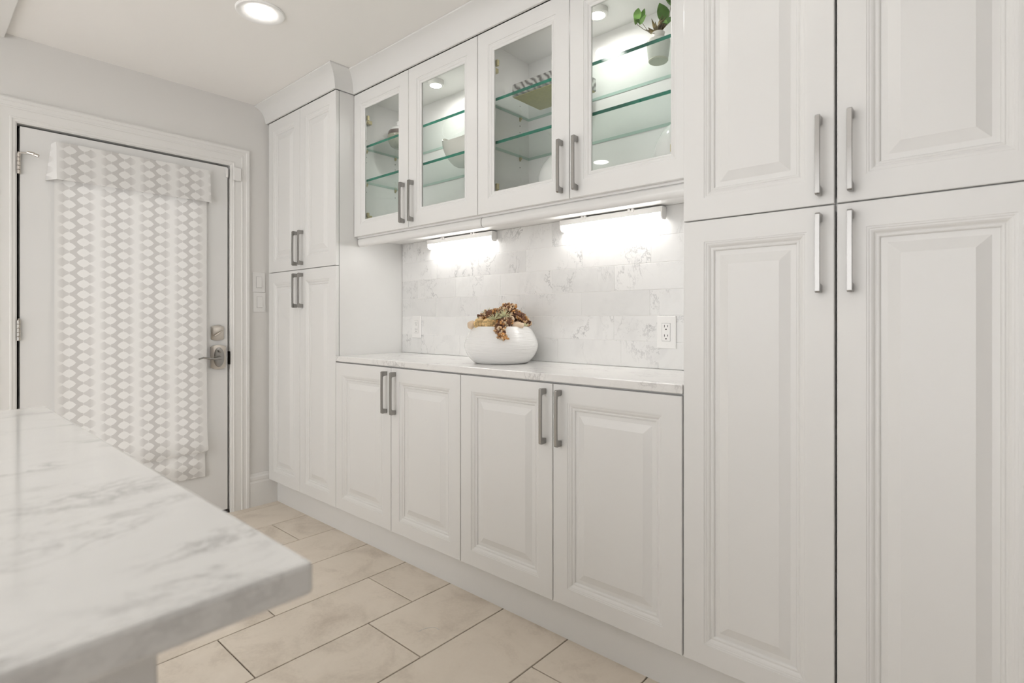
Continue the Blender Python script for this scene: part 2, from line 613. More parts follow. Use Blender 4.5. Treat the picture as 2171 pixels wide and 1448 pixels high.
# ---- door with its frame
# casing: fluted flat stock, mitred around three sides
CW = 0.108
prof = [(0, 0.006), (0.004, 0.010), (0.012, 0.011), (0.016, 0.014), (0.021, 0.014), (0.023, 0.0115), (0.058, 0.0125), (0.061, 0.0165),
        (0.067, 0.0165), (0.069, 0.014), (0.086, 0.015), (0.089, 0.019), (CW - 0.006, 0.020), (CW - 0.003, 0.016), (CW, 0.016), (CW, 0.0)]
ya, yb_, zt = DY0 - 0.008, DY1 + 0.008, DZT + 0.008


def casing_side(sgn, y):
    mb = MB()
    n = len(prof)
    pr = [(0, 0.0)] + prof
    n = len(pr)
    lo = [(d, y + sgn * i, 0.0) for i, d in pr]
    hi = [(d, y + sgn * i, zt + i) for i, d in pr]
    mb.add(lo + hi, [(k, k + 1, n + k + 1, n + k) for k in range(n - 1)] + [tuple(range(n))])
    return mb


cas = thing('door_casing', (0, (ya + yb_) / 2, 0), 'white fluted casing mitred around the shaded door', 'casing')
cas['kind'] = 'structure'
casing_side(-1, ya).build('side_casing', 'trim_paint', cas)
casing_side(1, yb_).build('side_casing', 'trim_paint', cas)
pr = [(0, 0.0)] + prof
n = len(pr)
mb = MB()
mb.add([(d, ya - i, zt + i) for i, d in pr] + [(d, yb_ + i, zt + i) for i, d in pr], [(k, k + 1, n + k + 1, n + k) for k in range(n - 1)])
mb.build('head_casing', 'trim_paint', cas)
# mitre line in the top left corner
mb = MB()
mb.box(-0.12, 0.006, DY0 - 0.021, DY0 - 0.006, 0, DZT + 0.02).box(-0.12, 0.006, DY1 + 0.006, DY1 + 0.021, 0, DZT + 0.02)
mb.box(-0.12, 0.006, DY0 - 0.021, DY1 + 0.021, DZT + 0.006, DZT + 0.021)
mb.build('jamb', 'trim_paint', cas)
mb = MB()
mb.box(-0.09, -0.05, DY0 - 0.006, DY0 + 0.02, 0, DZT).box(-0.09, -0.05, DY1 - 0.02, DY1 + 0.006, 0, DZT)
mb.box(-0.09, -0.05, DY0, DY1, DZT - 0.02, DZT + 0.006).box(-0.10, 0.004, DY0, DY1, 0.0, 0.018)
mb.build('weather_strip', 'gap_black', cas)

door = thing('door_1', (0, (DY0 + DY1) / 2, 0.02), 'white painted door with a patterned fabric shade', 'door')
door['kind'] = 'structure'
g = 0.006
LY0, LY1, LZ0, LZ1 = -0.985, -0.395, 0.32, 1.86        # glazed opening behind the shade
mb = MB()
mb.box(-0.045, -0.001, DY0 + g, LY0, 0.022, DZT - g).box(-0.045, -0.001, LY1, DY1 - g, 0.022, DZT - g)
mb.box(-0.045, -0.001, LY0, LY1, 0.022, LZ0).box(-0.045, -0.001, LY0, LY1, LZ1, DZT - g)
mb.build('door_leaf', 'door_paint', door)
mb = MB()
for a in range(1):
    mb.box(-0.001, 0.006, LY0 - 0.02, LY0, LZ0 - 0.02, LZ1 + 0.02).box(-0.001, 0.006, LY1, LY1 + 0.02, LZ0 - 0.02, LZ1 + 0.02)
    mb.box(-0.001, 0.006, LY0, LY1, LZ0 - 0.02, LZ0).box(-0.001, 0.006, LY0, LY1, LZ1, LZ1 + 0.02)
mb.build('glazing_bead', 'trim_paint', door)
# hinges
for zc in (1.855, 1.085, 0.24):
    mb = MB()
    for k in range(5):
        z0 = zc - 0.047 + k * 0.0192
        mb.lathe([(0.0062, 0), (0.0072, 0.001), (0.0072, 0.0172), (0.0062, 0.0182)], (0.007, DY0 + 0.001, z0), 10)
    mb.lathe([(0.004, 0), (0.005, 0.003), (0.003, 0.006)], (0.007, DY0 + 0.001, zc + 0.049), 10)
    h = mb.build('hinge', 'satin_nickel', door, smooth=True)
    MB().box(-0.001, 0.0022, DY0 - 0.018, DY0 - 0.006, zc - 0.045, zc + 0.045).build('hinge_leaf', 'satin_nickel', h)
# hinge-pin door stop on the top hinge
mb = MB()
mb.tube([(0.010, DY0 + 0.004, 1.905), (0.034, DY0 + 0.030, 1.903), (0.05, DY0 + 0.055, 1.897)], 0.0042, 8)
mb.tube([(0.034, DY0 + 0.028, 1.907), (0.046, DY0 + 0.05, 1.902)], 0.0075, 8)
mb.tube([(0.05, DY0 + 0.053, 1.898), (0.055, DY0 + 0.064, 1.893)], 0.0075, 8)
mb.build('hinge_pin_stop', 'satin_nickel', door)


def camelot(mb, yc, zc, w, h, dome, x0, x1, inset=0.006):
    # plate with arched top and bottom
    def outline(sc):
        pts = []
        hw, hh = w / 2 * sc, h / 2 * sc
        pts.append((-hw, -hh * 0.84)); pts.append((-hw * 0.86, -hh * 0.84))
        for k in range(9):
            t = -0.86 + 1.72 * k / 8
            pts.append((hw * t * 0.9, -hh * (0.86 + dome * math.cos(t * PI / 2))))
        pts.append((hw * 0.86, -hh * 0.84)); pts.append((hw, -hh * 0.84))
        top = [(x, -z) for x, z in pts][::-1]
        return pts + top
    o1, o2 = outline(1.0), outline(1.0 - 2 * inset / w)
    n = len(o1)
    vs = [(x0, yc + p[0], zc + p[1]) for p in o1] + [(x1 - 0.003, yc + p[0], zc + p[1]) for p in o1] + [(x1, yc + p[0], zc + p[1]) for p in o2]
    fs = [(a * n + k, a * n + (k + 1) % n, (a + 1) * n + (k + 1) % n, (a + 1) * n + k) for a in (0, 1) for k in range(n)]
    fs.append(tuple(range(2 * n, 3 * n)))
    mb.add(vs, fs)


mb = MB(); camelot(mb, -0.2915, 1.058, 0.068, 0.088, 0.15, -0.001, 0.010)
db = mb.build('deadbolt_plate', 'satin_nickel', door, smooth=True)
mb = MB()
mb.tube([(0.010, -0.2915, 1.054), (0.018, -0.2915, 1.054)], 0.007, 10)
mb.tube([(0.020, -0.313, 1.040), (0.022, -0.2915, 1.054), (0.020, -0.268, 1.071)], [0.0035, 0.006, 0.0035], 8)
mb.build('thumb_turn', 'satin_nickel', db, smooth=True)
mb = MB(); camelot(mb, -0.290, 0.918, 0.078, 0.145, 0.12, -0.001, 0.022, 0.008)
lk = mb.build('lock_plate', 'satin_nickel', door, smooth=True)
mb = MB()
vs, fs, n = [], [], 28
for (s, x) in ((1.0, 0.020), (0.96, 0.0255), (0.8, 0.027)):
    vs += [(x, -0.290 + 0.030 * s * math.cos(2 * PI * k / n), 0.918 + 0.058 * s * math.sin(2 * PI * k / n)) for k in range(n)]
for a in (0, 1):
    fs += [(a * n + k, a * n + (k + 1) % n, (a + 1) * n + (k + 1) % n, (a + 1) * n + k) for k in range(n)]
fs.append(tuple(range(2 * n, 3 * n)))
mb.add(vs, fs)
mb.build('oval_boss', 'polished_nickel', lk, smooth=True)
mb = MB()
mb.tube([(0.026, -0.290, 0.915), (0.052, -0.290, 0.915)], [0.013, 0.010], 14)
mb.tube([(0.050, -0.287, 0.915), (0.060, -0.300, 0.914), (0.062, -0.330, 0.912), (0.060, -0.36, 0.916), (0.060, -0.385, 0.921), (0.061, -0.410, 0.915)],
        [0.010, 0.0085, 0.0065, 0.006, 0.0055, 0.0042], 10)
mb.build('lever', 'polished_nickel', lk, smooth=True)
mb = MB().tube([(0.028, -0.290, 0.952), (0.036, -0.290, 0.952)], 0.0055, 10)
mb.tube([(0.037, -0.297, 0.958), (0.037, -0.283, 0.946)], 0.003, 8)
mb.build('turn_button', 'polished_nickel', lk, smooth=True)
MB().box(-0.03, 0.0065, DY1 + 0.0045, DY1 + 0.0075, 0.872, 0.948).build('strike_plate', 'gap_black', door)

# magnetic contact sensor in the top right corner of the door
sen = thing('door_sensor', (0.015, -0.19, 1.95), 'small white magnetic sensor on casing at top right of door', 'sensor')
MB().box(0.0165, 0.031, -0.212, -0.166, 1.955, 2.033).build('sensor_body', 'plastic_white', sen, bevel=0.004)
MB().box(0.0, 0.012, -0.247, -0.233, 1.968, 2.022).build('magnet', 'plastic_white', sen, bevel=0.003)

# ---- fabric shade hanging on the door
shade = thing('fabric_shade', (0.02, -0.69, 0.24), 'white and grey lozenge patterned fabric shade hanging on the door', 'shade')
mb = MB()
SY0, SY1 = -1.024, -0.3525
zs = [1.84, 1.6, 1.2, 0.8, 0.50, 0.42, 0.400, 0.392, 0.394]
xs = [0.016, 0.016, 0.016, 0.017, 0.024, 0.036, 0.041, 0.038, 0.026]
NY = 14
vs, fs = [], []
for side in (0,):
    for z, x in zip(zs, xs):
        for k in range(NY + 1):
            y = SY0 + (SY1 - SY0) * k / NY
            sag = 0.010 * math.sin(PI * k / NY) if z < 0.55 else 0
            vs.append((x - 0.0012 * side + (0.004 * math.sin(k * 1.1) if z < 0.5 else 0), y, z - sag))
R = len(zs)
for side in (0,):
    o = side * R * (NY + 1)
    for i in range(R - 1):
        for k in range(NY):
            fs.append((o + i * (NY + 1) + k, o + i * (NY + 1) + k + 1, o + (i + 1) * (NY + 1) + k + 1, o + (i + 1) * (NY + 1) + k))
mb.add(vs, fs)
mb.build('shade_panel', 'shade_fabric', shade, smooth=True)
mb = MB()
zs = [0.45, 0.38, 0.32, 0.25, 0.244]
xs = [0.010, 0.013, 0.014, 0.016, 0.014]
vs, fs = [], []
for side in (0,):
    for z, x in zip(zs, xs):
        for k in range(NY + 1):
            y = SY0 + 0.004 + (SY1 - SY0 - 0.012) * k / NY
            vs.append((x - 0.0012 * side, y, z))
R = len(zs)
for side in (0,):
    o = side * R * (NY + 1)
    for i in range(R - 1):
        for k in range(NY):
            fs.append((o + i * (NY + 1) + k, o + i * (NY + 1) + k + 1, o + (i + 1) * (NY + 1) + k + 1, o + (i + 1) * (NY + 1) + k))
mb.add(vs, fs)
mb.build('bottom_fold', 'shade_fabric', shade, smooth=True)
mb = MB()
VY0, VY1, VZ0, VZ1 = -1.040, -0.335, 1.800, 1.983
mb.add([(0.0, VY0 + 0.006, VZ1 - 0.008), (0.034, -1.020, VZ1), (0.048, -1.020, VZ0 + 0.002), (0.0, VY0 - 0.015, VZ0 - 0.004),
        (0.0, VY1, VZ1), (0.034, VY1 - 0.006, VZ1), (0.048, VY1 - 0.004, VZ0), (0.0, VY1, VZ0)],
       [(0, 1, 2, 3), (4, 7, 6, 5), (0, 4, 5, 1), (1, 5, 6, 2)])
val = mb.build('valance', 'shade_fabric', shade)
sm = val.modifiers.new('cloth', 'SOLIDIFY'); sm.thickness = 0.003; sm.offset = -1

# ---- baseboard and switches on the left wall
prof_b = [(0, 0), (0.016, 0), (0.016, 0.142), (0.013, 0.150), (0.013, 0.156), (0.015, 0.160), (0.015, 0.176), (0.010, 0.184), (0.010, 0.190), (0.006, 0.198), (0, 0.198)]
mb = MB().prism([(x, z) for x, z in prof_b], 'y', DY1 + 0.008 + CW + 0.0005, 0.056)
struct(mb.build('baseboard_left', 'trim_paint'), 'white moulded baseboard beside the door casing')
mb = MB().prism([(x, z) for x, z in prof_b], 'y', RY, DY0 - 0.008 - CW - 0.0005)
struct(mb.build('baseboard_front', 'trim_paint'))


def switch(z0, label, dy):
    y0 = -0.090 + dy
    t = thing('light_switch', (0, y0 + 0.037, z0), label, 'switch', 'switch plates by the door')
    MB().box(0, 0.006, y0, y0 + 0.075, z0, z0 + 0.1195).build('plate', 'plastic_white', t, bevel=0.002)
    MB().box(0.0055, 0.0062, y0 + 0.0205, y0 + 0.0545, z0 + 0.0255, z0 + 0.094).build('bezel', 'slot_grey', t)
    MB().add([(0.006, y0 + 0.0215, z0 + 0.027), (0.006, y0 + 0.0535, z0 + 0.027), (0.0075, y0 + 0.0535, z0 + 0.093), (0.0075, y0 + 0.0215, z0 + 0.093),
              (0.0105, y0 + 0.0215, z0 + 0.0275), (0.0105, y0 + 0.0535, z0 + 0.0275)],
             [(4, 5, 2, 3), (0, 1, 5, 4), (0, 4, 3), (1, 2, 5), (0, 3, 2, 1)]).build('rocker', 'plastic_white', t)
    for zz in (0.013, 0.1065):
        MB().lathe([(0.0028, 0), (0.0028, 0.0008)], (0.006, y0 + 0.0375, z0 + zz), 8, axis='x').build('screw', 'plastic_white', t)


switch(1.303, 'white rocker switch plate by the door, upper of the two', -0.001)
switch(1.1815, 'white rocker switch plate by the door, lower of the two', 0.003)

# ------------------------------------------------------------------ doors and handles of the cabinets
FRAME = [(0.0, 0.02), (0.0, 0.0016), (0.0016, 0.0), (0.061, 0.0), (0.0614, 0.0016), (0.0655, 0.0018), (0.067, 0.0030), (0.0705, 0.0034),
         (0.0745, 0.0052), (0.0775, 0.0080), (0.0795, 0.0088), (0.0815, 0.0076), (0.0850, 0.0082), (0.0870, 0.0098), (0.0885, 0.0135)]
PANEL = [(0.0872, 0.0165), (0.0885, 0.0128), (0.1015, 0.0125), (0.1265, 0.0040), (0.1272, 0.0036)]
HL = 0.197


def pull(parent, xc, z0, yf):
    """bar pull: slim bar on two block feet, front at yf - 0.031"""
    w = 0.0055
    y = lambda d: yf - d
    prof = [(y(0), z0 + 0.001), (y(0.026), z0), (y(0.031), z0 + 0.003), (y(0.0315), z0 + HL / 2), (y(0.031), z0 + HL - 0.003), (y(0.026), z0 + HL), (y(0), z0 + HL - 0.001),
            (y(0), z0 + HL - 0.020), (y(0.0215), z0 + HL - 0.0235), (y(0.0235), z0 + HL - 0.030), (y(0.024), z0 + HL / 2), (y(0.0235), z0 + 0.030), (y(0.0215), z0 + 0.0235), (y(0), z0 + 0.020)]
    n = len(prof)
    mb = MB()
    vs = [(xc - w, *p) for p in prof] + [(xc + w, *p) for p in prof]
    fs = [(i, (i + 1) % n, (i + 1) % n + n, i + n) for i in range(n)]
    for o, rev in ((0, True), (n, False)):
        for f in ((0, 1, 2, 11, 12, 13), (2, 3, 10, 11), (3, 4, 9, 10), (4, 5, 6, 7, 8, 9)):
            q = tuple(o + k for k in f)
            fs.append(q[::-1] if rev else q)
    mb.add(vs, fs)
    h = mb.build('handle', 'polished_nickel', parent, bevel=0.0012)
    h['label'] = 'polished nickel bar handle'
    return h


def cab_door(root, x0, x1, z0, z1, yf, hx, hz, glass=False, gp=0.0016):
    x0 += gp; x1 -= gp; z0 += gp; z1 -= gp
    if not glass:
        d = MB().rings(x0, x1, z0, z1, yf, FRAME + [(0.0885, 0.02)]).build('door', 'cabinet_paint', root)
        mb = MB().rings(x0, x1, z0, z1, yf, PANEL, cap=True)
        adopt2(mb.build('raised_panel', 'cabinet_paint'), d, root)
    else:
        fr = FRAME[:-1] + [(0.0875, 0.0098), (0.0875, 0.0125), (0.085, 0.0125), (0.085, 0.02)]
        mb = MB().rings(x0, x1, z0, z1, yf, fr + [(0.0, 0.02)])
        d = mb.build('door', 'cabinet_paint', root)
        d['label'] = 'white framed glass door'
        i = 0.0855
        adopt2(MB().box(x0 + i, x1 - i, yf + 0.0135, yf + 0.0175, z0 + i, z1 - i).build('glass_pane', 'pane_glass'), d, root)
        side = -1 if hx > (x0 + x1) / 2 else 1
        for zc in (1.690, 2.205):
            mb = MB()
            xe = x0 + 0.0205 if side < 0 else x1 - 0.0205
            s = -side
            mb.box(min(xe + s * 0.022, xe + s * 0.075), max(xe + s * 0.022, xe + s * 0.075), yf + 0.021, yf + 0.032, zc - 0.012, zc + 0.012)
            mb.box(min(xe + s * 0.001, xe + s * 0.022), max(xe + s * 0.001, xe + s * 0.022), yf + 0.024, yf + 0.085, zc - 0.009, zc + 0.009)
            mb.lathe([(0.004, 0), (0.005, 0.001), (0.005, 0.004)], (xe + s * 0.022, yf + 0.06, zc - 0.002), 8, axis='x')
            h = mb.build('hinge', 'brass', bevel=0.002)
            adopt2(h, d, root)
    h = pull(None, hx, hz, yf)
    adopt2(h, d, root)
    return d


def adopt2(o, part, root):
    # sub-part: geometry is in world coordinates, part sits at the root's inverse
    o.parent = part
    return o


def shell(mb, x0, x1, y0, y1, z0, z1, t=0.018):
    mb.box(x0, x0 + t, y0, y1, z0, z1).box(x1 - t, x1, y0, y1, z0, z1)
    mb.box(x0 + t, x1 - t, y0, y1, z0, z0 + t).box(x0 + t, x1 - t, y0, y1, z1 - t, z1)
    mb.box(x0 + t, x1 - t, y1 - 0.012, y1, z0 + t, z1 - t)


def tall_cabinet(x0, xm, x1, lab, mg=0.0):
    t = thing('tall_cabinet', ((x0 + x1) / 2, 0.23, ZB), lab, 'cabinet', 'tall pantry cabinets')
    mb = MB()
    shell(mb, x0 + 0.001, x1 - 0.001, 0.0225, YB - 0.001, ZB, ZT)
    mb.box(x0 + 0.019, x1 - 0.019, 0.0225, YB - 0.013, ZS - 0.016, ZS + 0.016)
    mb.build('carcass', 'cabinet_paint', t)
    cab_door(t, x0, xm - mg, ZS, ZT, 0, xm - 0.034, 1.443)
    cab_door(t, xm + mg, x1, ZS, ZT, 0, xm + 0.034, 1.443)
    cab_door(t, x0, xm - mg, ZB, ZS, 0, xm - 0.034, 1.202)
    cab_door(t, xm + mg, x1, ZB, ZS, 0, xm + 0.034, 1.202)
    return t


tall_cabinet(XT0, (XT0 + XT1) / 2 + 0.004, XT1, 'narrow-looking white tall cabinet standing beside the shaded door')
tr = tall_cabinet(XR0, XRM, XR1, 'large white tall cabinet with four long handles at the right', 0.0012)
# filler strip between wall and left tall cabinet
tag(MB().box(0.0, XT0 - 0.001, 0.014, 0.034, 0.20, ZT).build('filler_strip', 'cabinet_paint'), 'slim white filler strip between wall and tall cabinet', 'filler')


def base_cabinet(x0, xm, x1, lab):
    t = thing('base_cabinet', ((x0 + x1) / 2, 0.23, ZB), lab, 'cabinet', 'base cabinets under the marble counter')
    mb = MB()
    shell(mb, x0 + 0.001, x1 - 0.001, 0.0225, YB - 0.001, ZB, 0.9145)
    mb.build('carcass', 'cabinet_paint', t)
    cab_door(t, x0, xm, ZB, 0.9125, 0, xm - 0.034, 0.697)
    cab_door(t, xm, x1, ZB, 0.9125, 0, xm + 0.034, 0.697)


base_cabinet(XB[0], XB[1], XB[2], 'white two-door base cabinet under the counter beside the narrow tall cabinet')
base_cabinet(XB[2], XB[3], XB[4], 'white two-door base cabinet under the counter beside the large tall cabinet')

# continuous toe kick in two lengths
mb = MB().box(0.0165, 1.02, 0.056, 0.072, 0.0, ZB - 0.001)
tag(mb.build('toe_kick', 'cabinet_paint'), 'white toe kick board starting at the door wall', 'toe kick')
mb = MB().box(1.0206, XR1, 0.056, 0.072, 0.0, ZB - 0.001)
tag(mb.build('toe_kick', 'cabinet_paint'), 'long white toe kick board running under the large tall cabinet', 'toe kick')

# counter
mb = MB().box(XT1 + 0.002, XR0 - 0.001, -0.003, YB - 0.0105, 0.9175, ZC)
tag(mb.build('marble_counter', 'marble_counter', bevel=0.003), 'white marble counter slab along the backsplash', 'countertop')


# ------------------------------------------------------------------ wall cabinets with glass doors
def wall_cabinet(x0, xm, x1, lab, puck_x):
    t = thing('wall_cabinet', ((x0 + x1) / 2, 0.28, ZW), lab, 'cabinet', 'glass-fronted wall cabinets')
    mb = MB()
    y0 = YW + 0.0215
    tt = 0.018
    mb.box(x0 + 0.0005, x0 + tt, y0, YB - 0.001, 1.572, ZT).box(x1 - tt, x1 - 0.0005, y0, YB - 0.001, 1.572, ZT)
    mb.box(x0 + tt, x1 - tt, y0, YB - 0.001, 1.572, 1.590).box(x0 + tt, x1 - tt, y0, YB - 0.001, ZT - 0.016, ZT)
    mb.box(x0 + tt, x1 - tt, YB - 0.009, YB - 0.001, 1.59, ZT - 0.016)
    mb.build('carcass', 'cabinet_inside', t)
    cab_door(t, x0, xm, ZW, ZT, YW, xm - 0.034, 1.602, True)
    cab_door(t, xm, x1, ZW, ZT, YW, xm + 0.034, 1.602, True)
    # pin holes
    for xs, s in ((x0 + tt, 1), (x1 - tt, -1)):
        for yy in (0.175, 0.365):
            for zz in (1.83, 1.862, 1.99, 2.02, 2.11):
                o = MB().box(min(xs, xs + s * 0.0006), max(xs, xs + s * 0.0006), yy - 0.002, yy + 0.002, zz - 0.002, zz + 0.002).build('pin_hole', 'slot_dark', t)
    # light rail below, rounded along its lower front edge
    prof = [(0.138, 1.572), (0.131, 1.566), (0.129, 1.550), (0.131, 1.538), (0.137, 1.531), (0.146, 1.529), (0.154, 1.531), (0.157, 1.538), (0.157, 1.572)]
    MB().prism(prof, 'x', x0 + 0.004, x1 - 0.001).build('light_rail', 'cabinet_paint', t, smooth=True)
    # glass shelves
    for zb in (1.8745, 2.0565):
        s = thing('glass_shelf', ((x0 + x1) / 2, 0.28, zb),
                  ('upper' if zb > 2 else 'lower') + ' green-edged glass shelf in the ' + ('left' if x0 < 1 else 'right') + ' glass-fronted wall cabinet', 'shelf', 'green glass shelves')
        xa, xb2, ya2, yb2, zt2 = x0 + tt + 0.0015, x1 - tt - 0.0015, 0.150, YB - 0.0105, zb + 0.0125
        mb = MB()
        v = [(x, y, z) for z in (zb, zt2) for y in (ya2, yb2) for x in (xa, xb2)]
        mb.add(v, [(0, 2, 3, 1), (4, 5, 7, 6)], 0)
        mb.add(v, [(0, 1, 5, 4)], 1)
        mb.add(v, [(2, 6, 7, 3), (0, 4, 6, 2), (1, 3, 7, 5)], 2)
        mb.build('glass_sheet', ['shelf_glass', 'shelf_edge', 'shelf_edge_pale'], s)
        for xs, sg in ((x0 + tt, 1), (x1 - tt, -1)):
            for yy in (0.175, 0.365):
                mb = MB().box(min(xs, xs + sg * 0.010), max(xs, xs + sg * 0.010), yy - 0.005, yy + 0.005, zb - 0.006, zb - 0.0003)
                mb.lathe([(0.0045, -0.004), (0.005, 0.0)], (xs + sg * 0.005, yy, zb - 0.006), 8)
                mb.box(min(xs, xs + sg * 0.003), max(xs, xs + sg * 0.003), yy - 0.004, yy + 0.004, zb - 0.016, zb - 0.004)
                mb.build('shelf_pin', 'brass', s)
    # puck lamp on the ceiling of the cabinet
    p = thing('puck_light', (puck_x, 0.262, ZT - 0.016), 'round white puck lamp inside the ' + ('left' if x0 < 1 else 'right') + ' glass-fronted wall cabinet', 'lamp', 'cabinet puck lamps')
    zc = ZT - 0.0165
    MB().lathe([(0.041, 0.0), (0.041, -0.018), (0.037, -0.022), (0.029, -0.022), (0.028, -0.019)], (puck_x, 0.262, zc), 36).build('housing', 'plastic_white', p, smooth=True)
    disc(puck_x, 0.262, zc - 0.0222, 0.0275, 14).build('lens', 'puck_light', p)
    return t


wall_cabinet(XW[0], XW[1], XW[2], 'white wall cabinet with two glass doors beside the narrow tall cabinet', 1.285)
wall_cabinet(XW[2], XW[3], XW[4], 'white wall cabinet with two glass doors beside the large tall cabinet', 2.232)

# ---- crown moulding
CR = [(0.0, 0.0), (0.010, 0.0), (0.0125, 0.006), (0.015, 0.020), (0.020, 0.036), (0.028, 0.052), (0.040, 0.067), (0.056, 0.079), (0.074, 0.0865), (0.078, 0.089), (0.078, 0.0955), (0.0, 0.0955)]
zc0 = ZT + 0.0015
crt = thing('crown_moulding', (1.3, 0.0, zc0), 'white cove crown moulding along the cabinet tops under the ceiling', 'moulding')


def crown(name, path):
    """path: list of (x, y) points of the cabinet face line, with outward mitre directions"""
    mb = MB()
    n = len(CR)
    vs, fs = [], []
    for (x, y, ox, oy) in path:
        vs += [(x + ox * o, y + oy * o, zc0 + h) for o, h in CR]
    for i in range(len(path) - 1):
        fs += [(i * n + k, i * n + (k + 1) % n, (i + 1) * n + (k + 1) % n, (i + 1) * n + k) for k in range(n)]
    fs += [tuple(range(n)), tuple(range((len(path) - 1) * n, len(path) * n))]
    mb.add(vs, fs)
    return mb.build(name, 'cabinet_paint', crt, smooth=True)


crown('front_crown', [(0.0005, 0.0, 0, -1), (XT1 + 0.001, 0.0, 1, -1)])
crown('return_crown', [(XT1 + 0.001, 0.0, 1, -1), (XT1 + 0.001, YW, 1, -1)])
crown('front_crown', [(XT1 + 0.001, YW, 1, -1), (XR0, YW, -1, -1)])
crown('return_crown', [(XR0, YW, -1, -1), (XR0, 0.0, -1, -1)])
crown('front_crown', [(XR0, 0.0, -1, -1), (XR1, 0.0, 1, -1)])

# ------------------------------------------------------------------ backsplash
bs = MB().box(XT1 + 0.001, XR0 - 0.001, YB - 0.0078, YB, 0.9455, 1.5715).build('tile_backsplash', 'grout_white')
tag(bs, 'white and grey marble tile backsplash between counter and wall cabinets', 'backsplash')
ROWS = [(0.9455, 1.0515, 0.9646), (1.0515, 1.1515, 0.932), (1.1515, 1.2525, 1.0936), (1.2525, 1.3570, 1.2524), (1.3570, 1.4605, 1.0976), (1.4605, 1.5712, 0.932)]
TPX = 0.3185
tm = {}
for (z0, z1, xj) in ROWS:
    x = xj - TPX
    while x > XT1 + 0.001:
        x -= TPX
    while x < XR0:
        xa, xb2 = max(x, XT1 + 0.001), min(x + TPX, XR0 - 0.001)
        x += TPX
        w, h = round(xb2 - xa - 0.0016, 4), round(z1 - z0 - 0.0016, 4)
        if w < 0.006:
            continue
        if (w, h) not in tm:
            c = 0.0007
            mbv = [(sx * w / 2, 0.0, sz * h / 2) for sx, sz in ((-1, -1), (1, -1), (1, 1), (-1, 1))]
            mbv += [(sx * w / 2, -0.0006, sz * h / 2) for sx, sz in ((-1, -1), (1, -1), (1, 1), (-1, 1))]
            mbv += [(sx * (w / 2 - c), -0.0011, sz * (h / 2 - c)) for sx, sz in ((-1, -1), (1, -1), (1, 1), (-1, 1))]
            fs = [(8, 9, 10, 11)] + [(a + k, a + (k + 1) % 4, a + 4 + (k + 1) % 4, a + 4 + k) for a in (0, 4) for k in range(4)]
            me = bpy.data.meshes.new('tile'); me.from_pydata(mbv, [], fs); me.materials.append(M['marble_tile'])
            tm[(w, h)] = me
        t = link('tile', tm[(w, h)], bs)
        t.location = ((xa + xb2) / 2, YB - 0.0078, (z0 + z1) / 2)


def outlet(xc, zc, lab):
    t = thing('wall_outlet', (xc, YB - 0.009, zc - 0.06), lab, 'outlet', 'outlets on the backsplash')
    yf = YB - 0.0091
    w, h = 0.0385, 0.062
    MB().box(xc - w, xc + w, yf - 0.0065, yf, zc - h, zc + h).build('plate', 'plastic_white', t, bevel=0.0022)
    MB().box(xc - 0.0175, xc + 0.0175, yf - 0.0068, yf - 0.006, zc - 0.0345, zc + 0.0345).build('bezel', 'slot_grey', t)
    MB().box(xc - 0.0165, xc + 0.0165, yf - 0.0080, yf - 0.006, zc - 0.0335, zc + 0.0335).build('receptacle', 'plastic_white', t, bevel=0.0008)
    for dz in (0.0195, -0.0165):
        for dx, hh in ((-0.0065, 0.0048), (0.0065, 0.0038)):
            MB().box(xc + dx - 0.0011, xc + dx + 0.0011, yf - 0.0082, yf - 0.0078, zc + dz + 0.0035 - hh, zc + dz + 0.0035 + hh).build('slot', 'slot_dark', t)
        MB().lathe([(0.0027, 0), (0.0027, 0.0004)], (xc, yf - 0.0082, zc + dz - 0.0085), 10, axis='y').build('ground_hole', 'slot_dark', t)
    for dz in (0.049, -0.049):
        MB().lathe([(0.003, 0), (0.003, 0.0008)], (xc, yf - 0.0072, zc + dz), 10, axis='y').build('screw', 'plastic_white', t)


outlet(2.438, 1.0875, 'white double outlet on the marble tiles beside the large tall cabinet')
outlet(0.932, 1.0935, 'white double outlet on the marble tiles left of the planted bowl')


# ---- strip lamps under the wall cabinets
def strip(x0, x1, lab):
    t = thing('strip_light', ((x0 + x1) / 2, 0.405, 1.571), lab, 'lamp', 'strip lamps under the wall cabinets')
    ya2, yb2 = 0.389, 0.424
    MB().box(x0, x1, ya2, yb2, 1.5425, 1.566).box(x0, x1, yb2, yb2 + 0.003, 1.5165, 1.566).build('housing', 'plastic_white', t, bevel=0.002)  # back plate added to block direct light onto the tiles behind
    prof = [(ya2 + 0.0008, 1.5425), (ya2 + 0.0005, 1.530), (ya2 + 0.004, 1.522), (ya2 + 0.010, 1.5185), (yb2 - 0.010, 1.5185), (yb2 - 0.004, 1.522), (yb2 - 0.0012, 1.530), (yb2 - 0.0012, 1.5425)]
    MB().prism(prof, 'x', x0 + 0.004, x1 - 0.004).build('diffuser', 'strip_light', t)
    for x, s in ((x0, -1), (x1, 1)):
        pr = [(ya2 - 0.001, 1.566), (ya2 - 0.001, 1.529), (ya2 + 0.004, 1.520), (ya2 + 0.011, 1.5165), (yb2 - 0.011, 1.5165), (yb2 - 0.004, 1.520), (yb2, 1.529), (yb2, 1.566)]
        a, b2 = sorted((x - s * 0.002, x + s * 0.005))
        MB().prism(pr, 'x', a, b2).build('end_cap', 'plastic_white', t, bevel=0.001)
    L = x1 - x0
    for fx in (0.24, 0.27, 0.71, 0.745):
        xc = x0 + L * fx
        MB().box(xc - 0.005, xc + 0.005, ya2 - 0.003, ya2 + 0.01, 1.558, 1.5715).build('clip', 'plastic_white', t, bevel=0.001)


strip(1.068, 1.548, 'glowing strip lamp under the left wall cabinet, above the bowl')
strip(1.962, 2.432, 'glowing strip lamp under the right wall cabinet, above the right outlet')


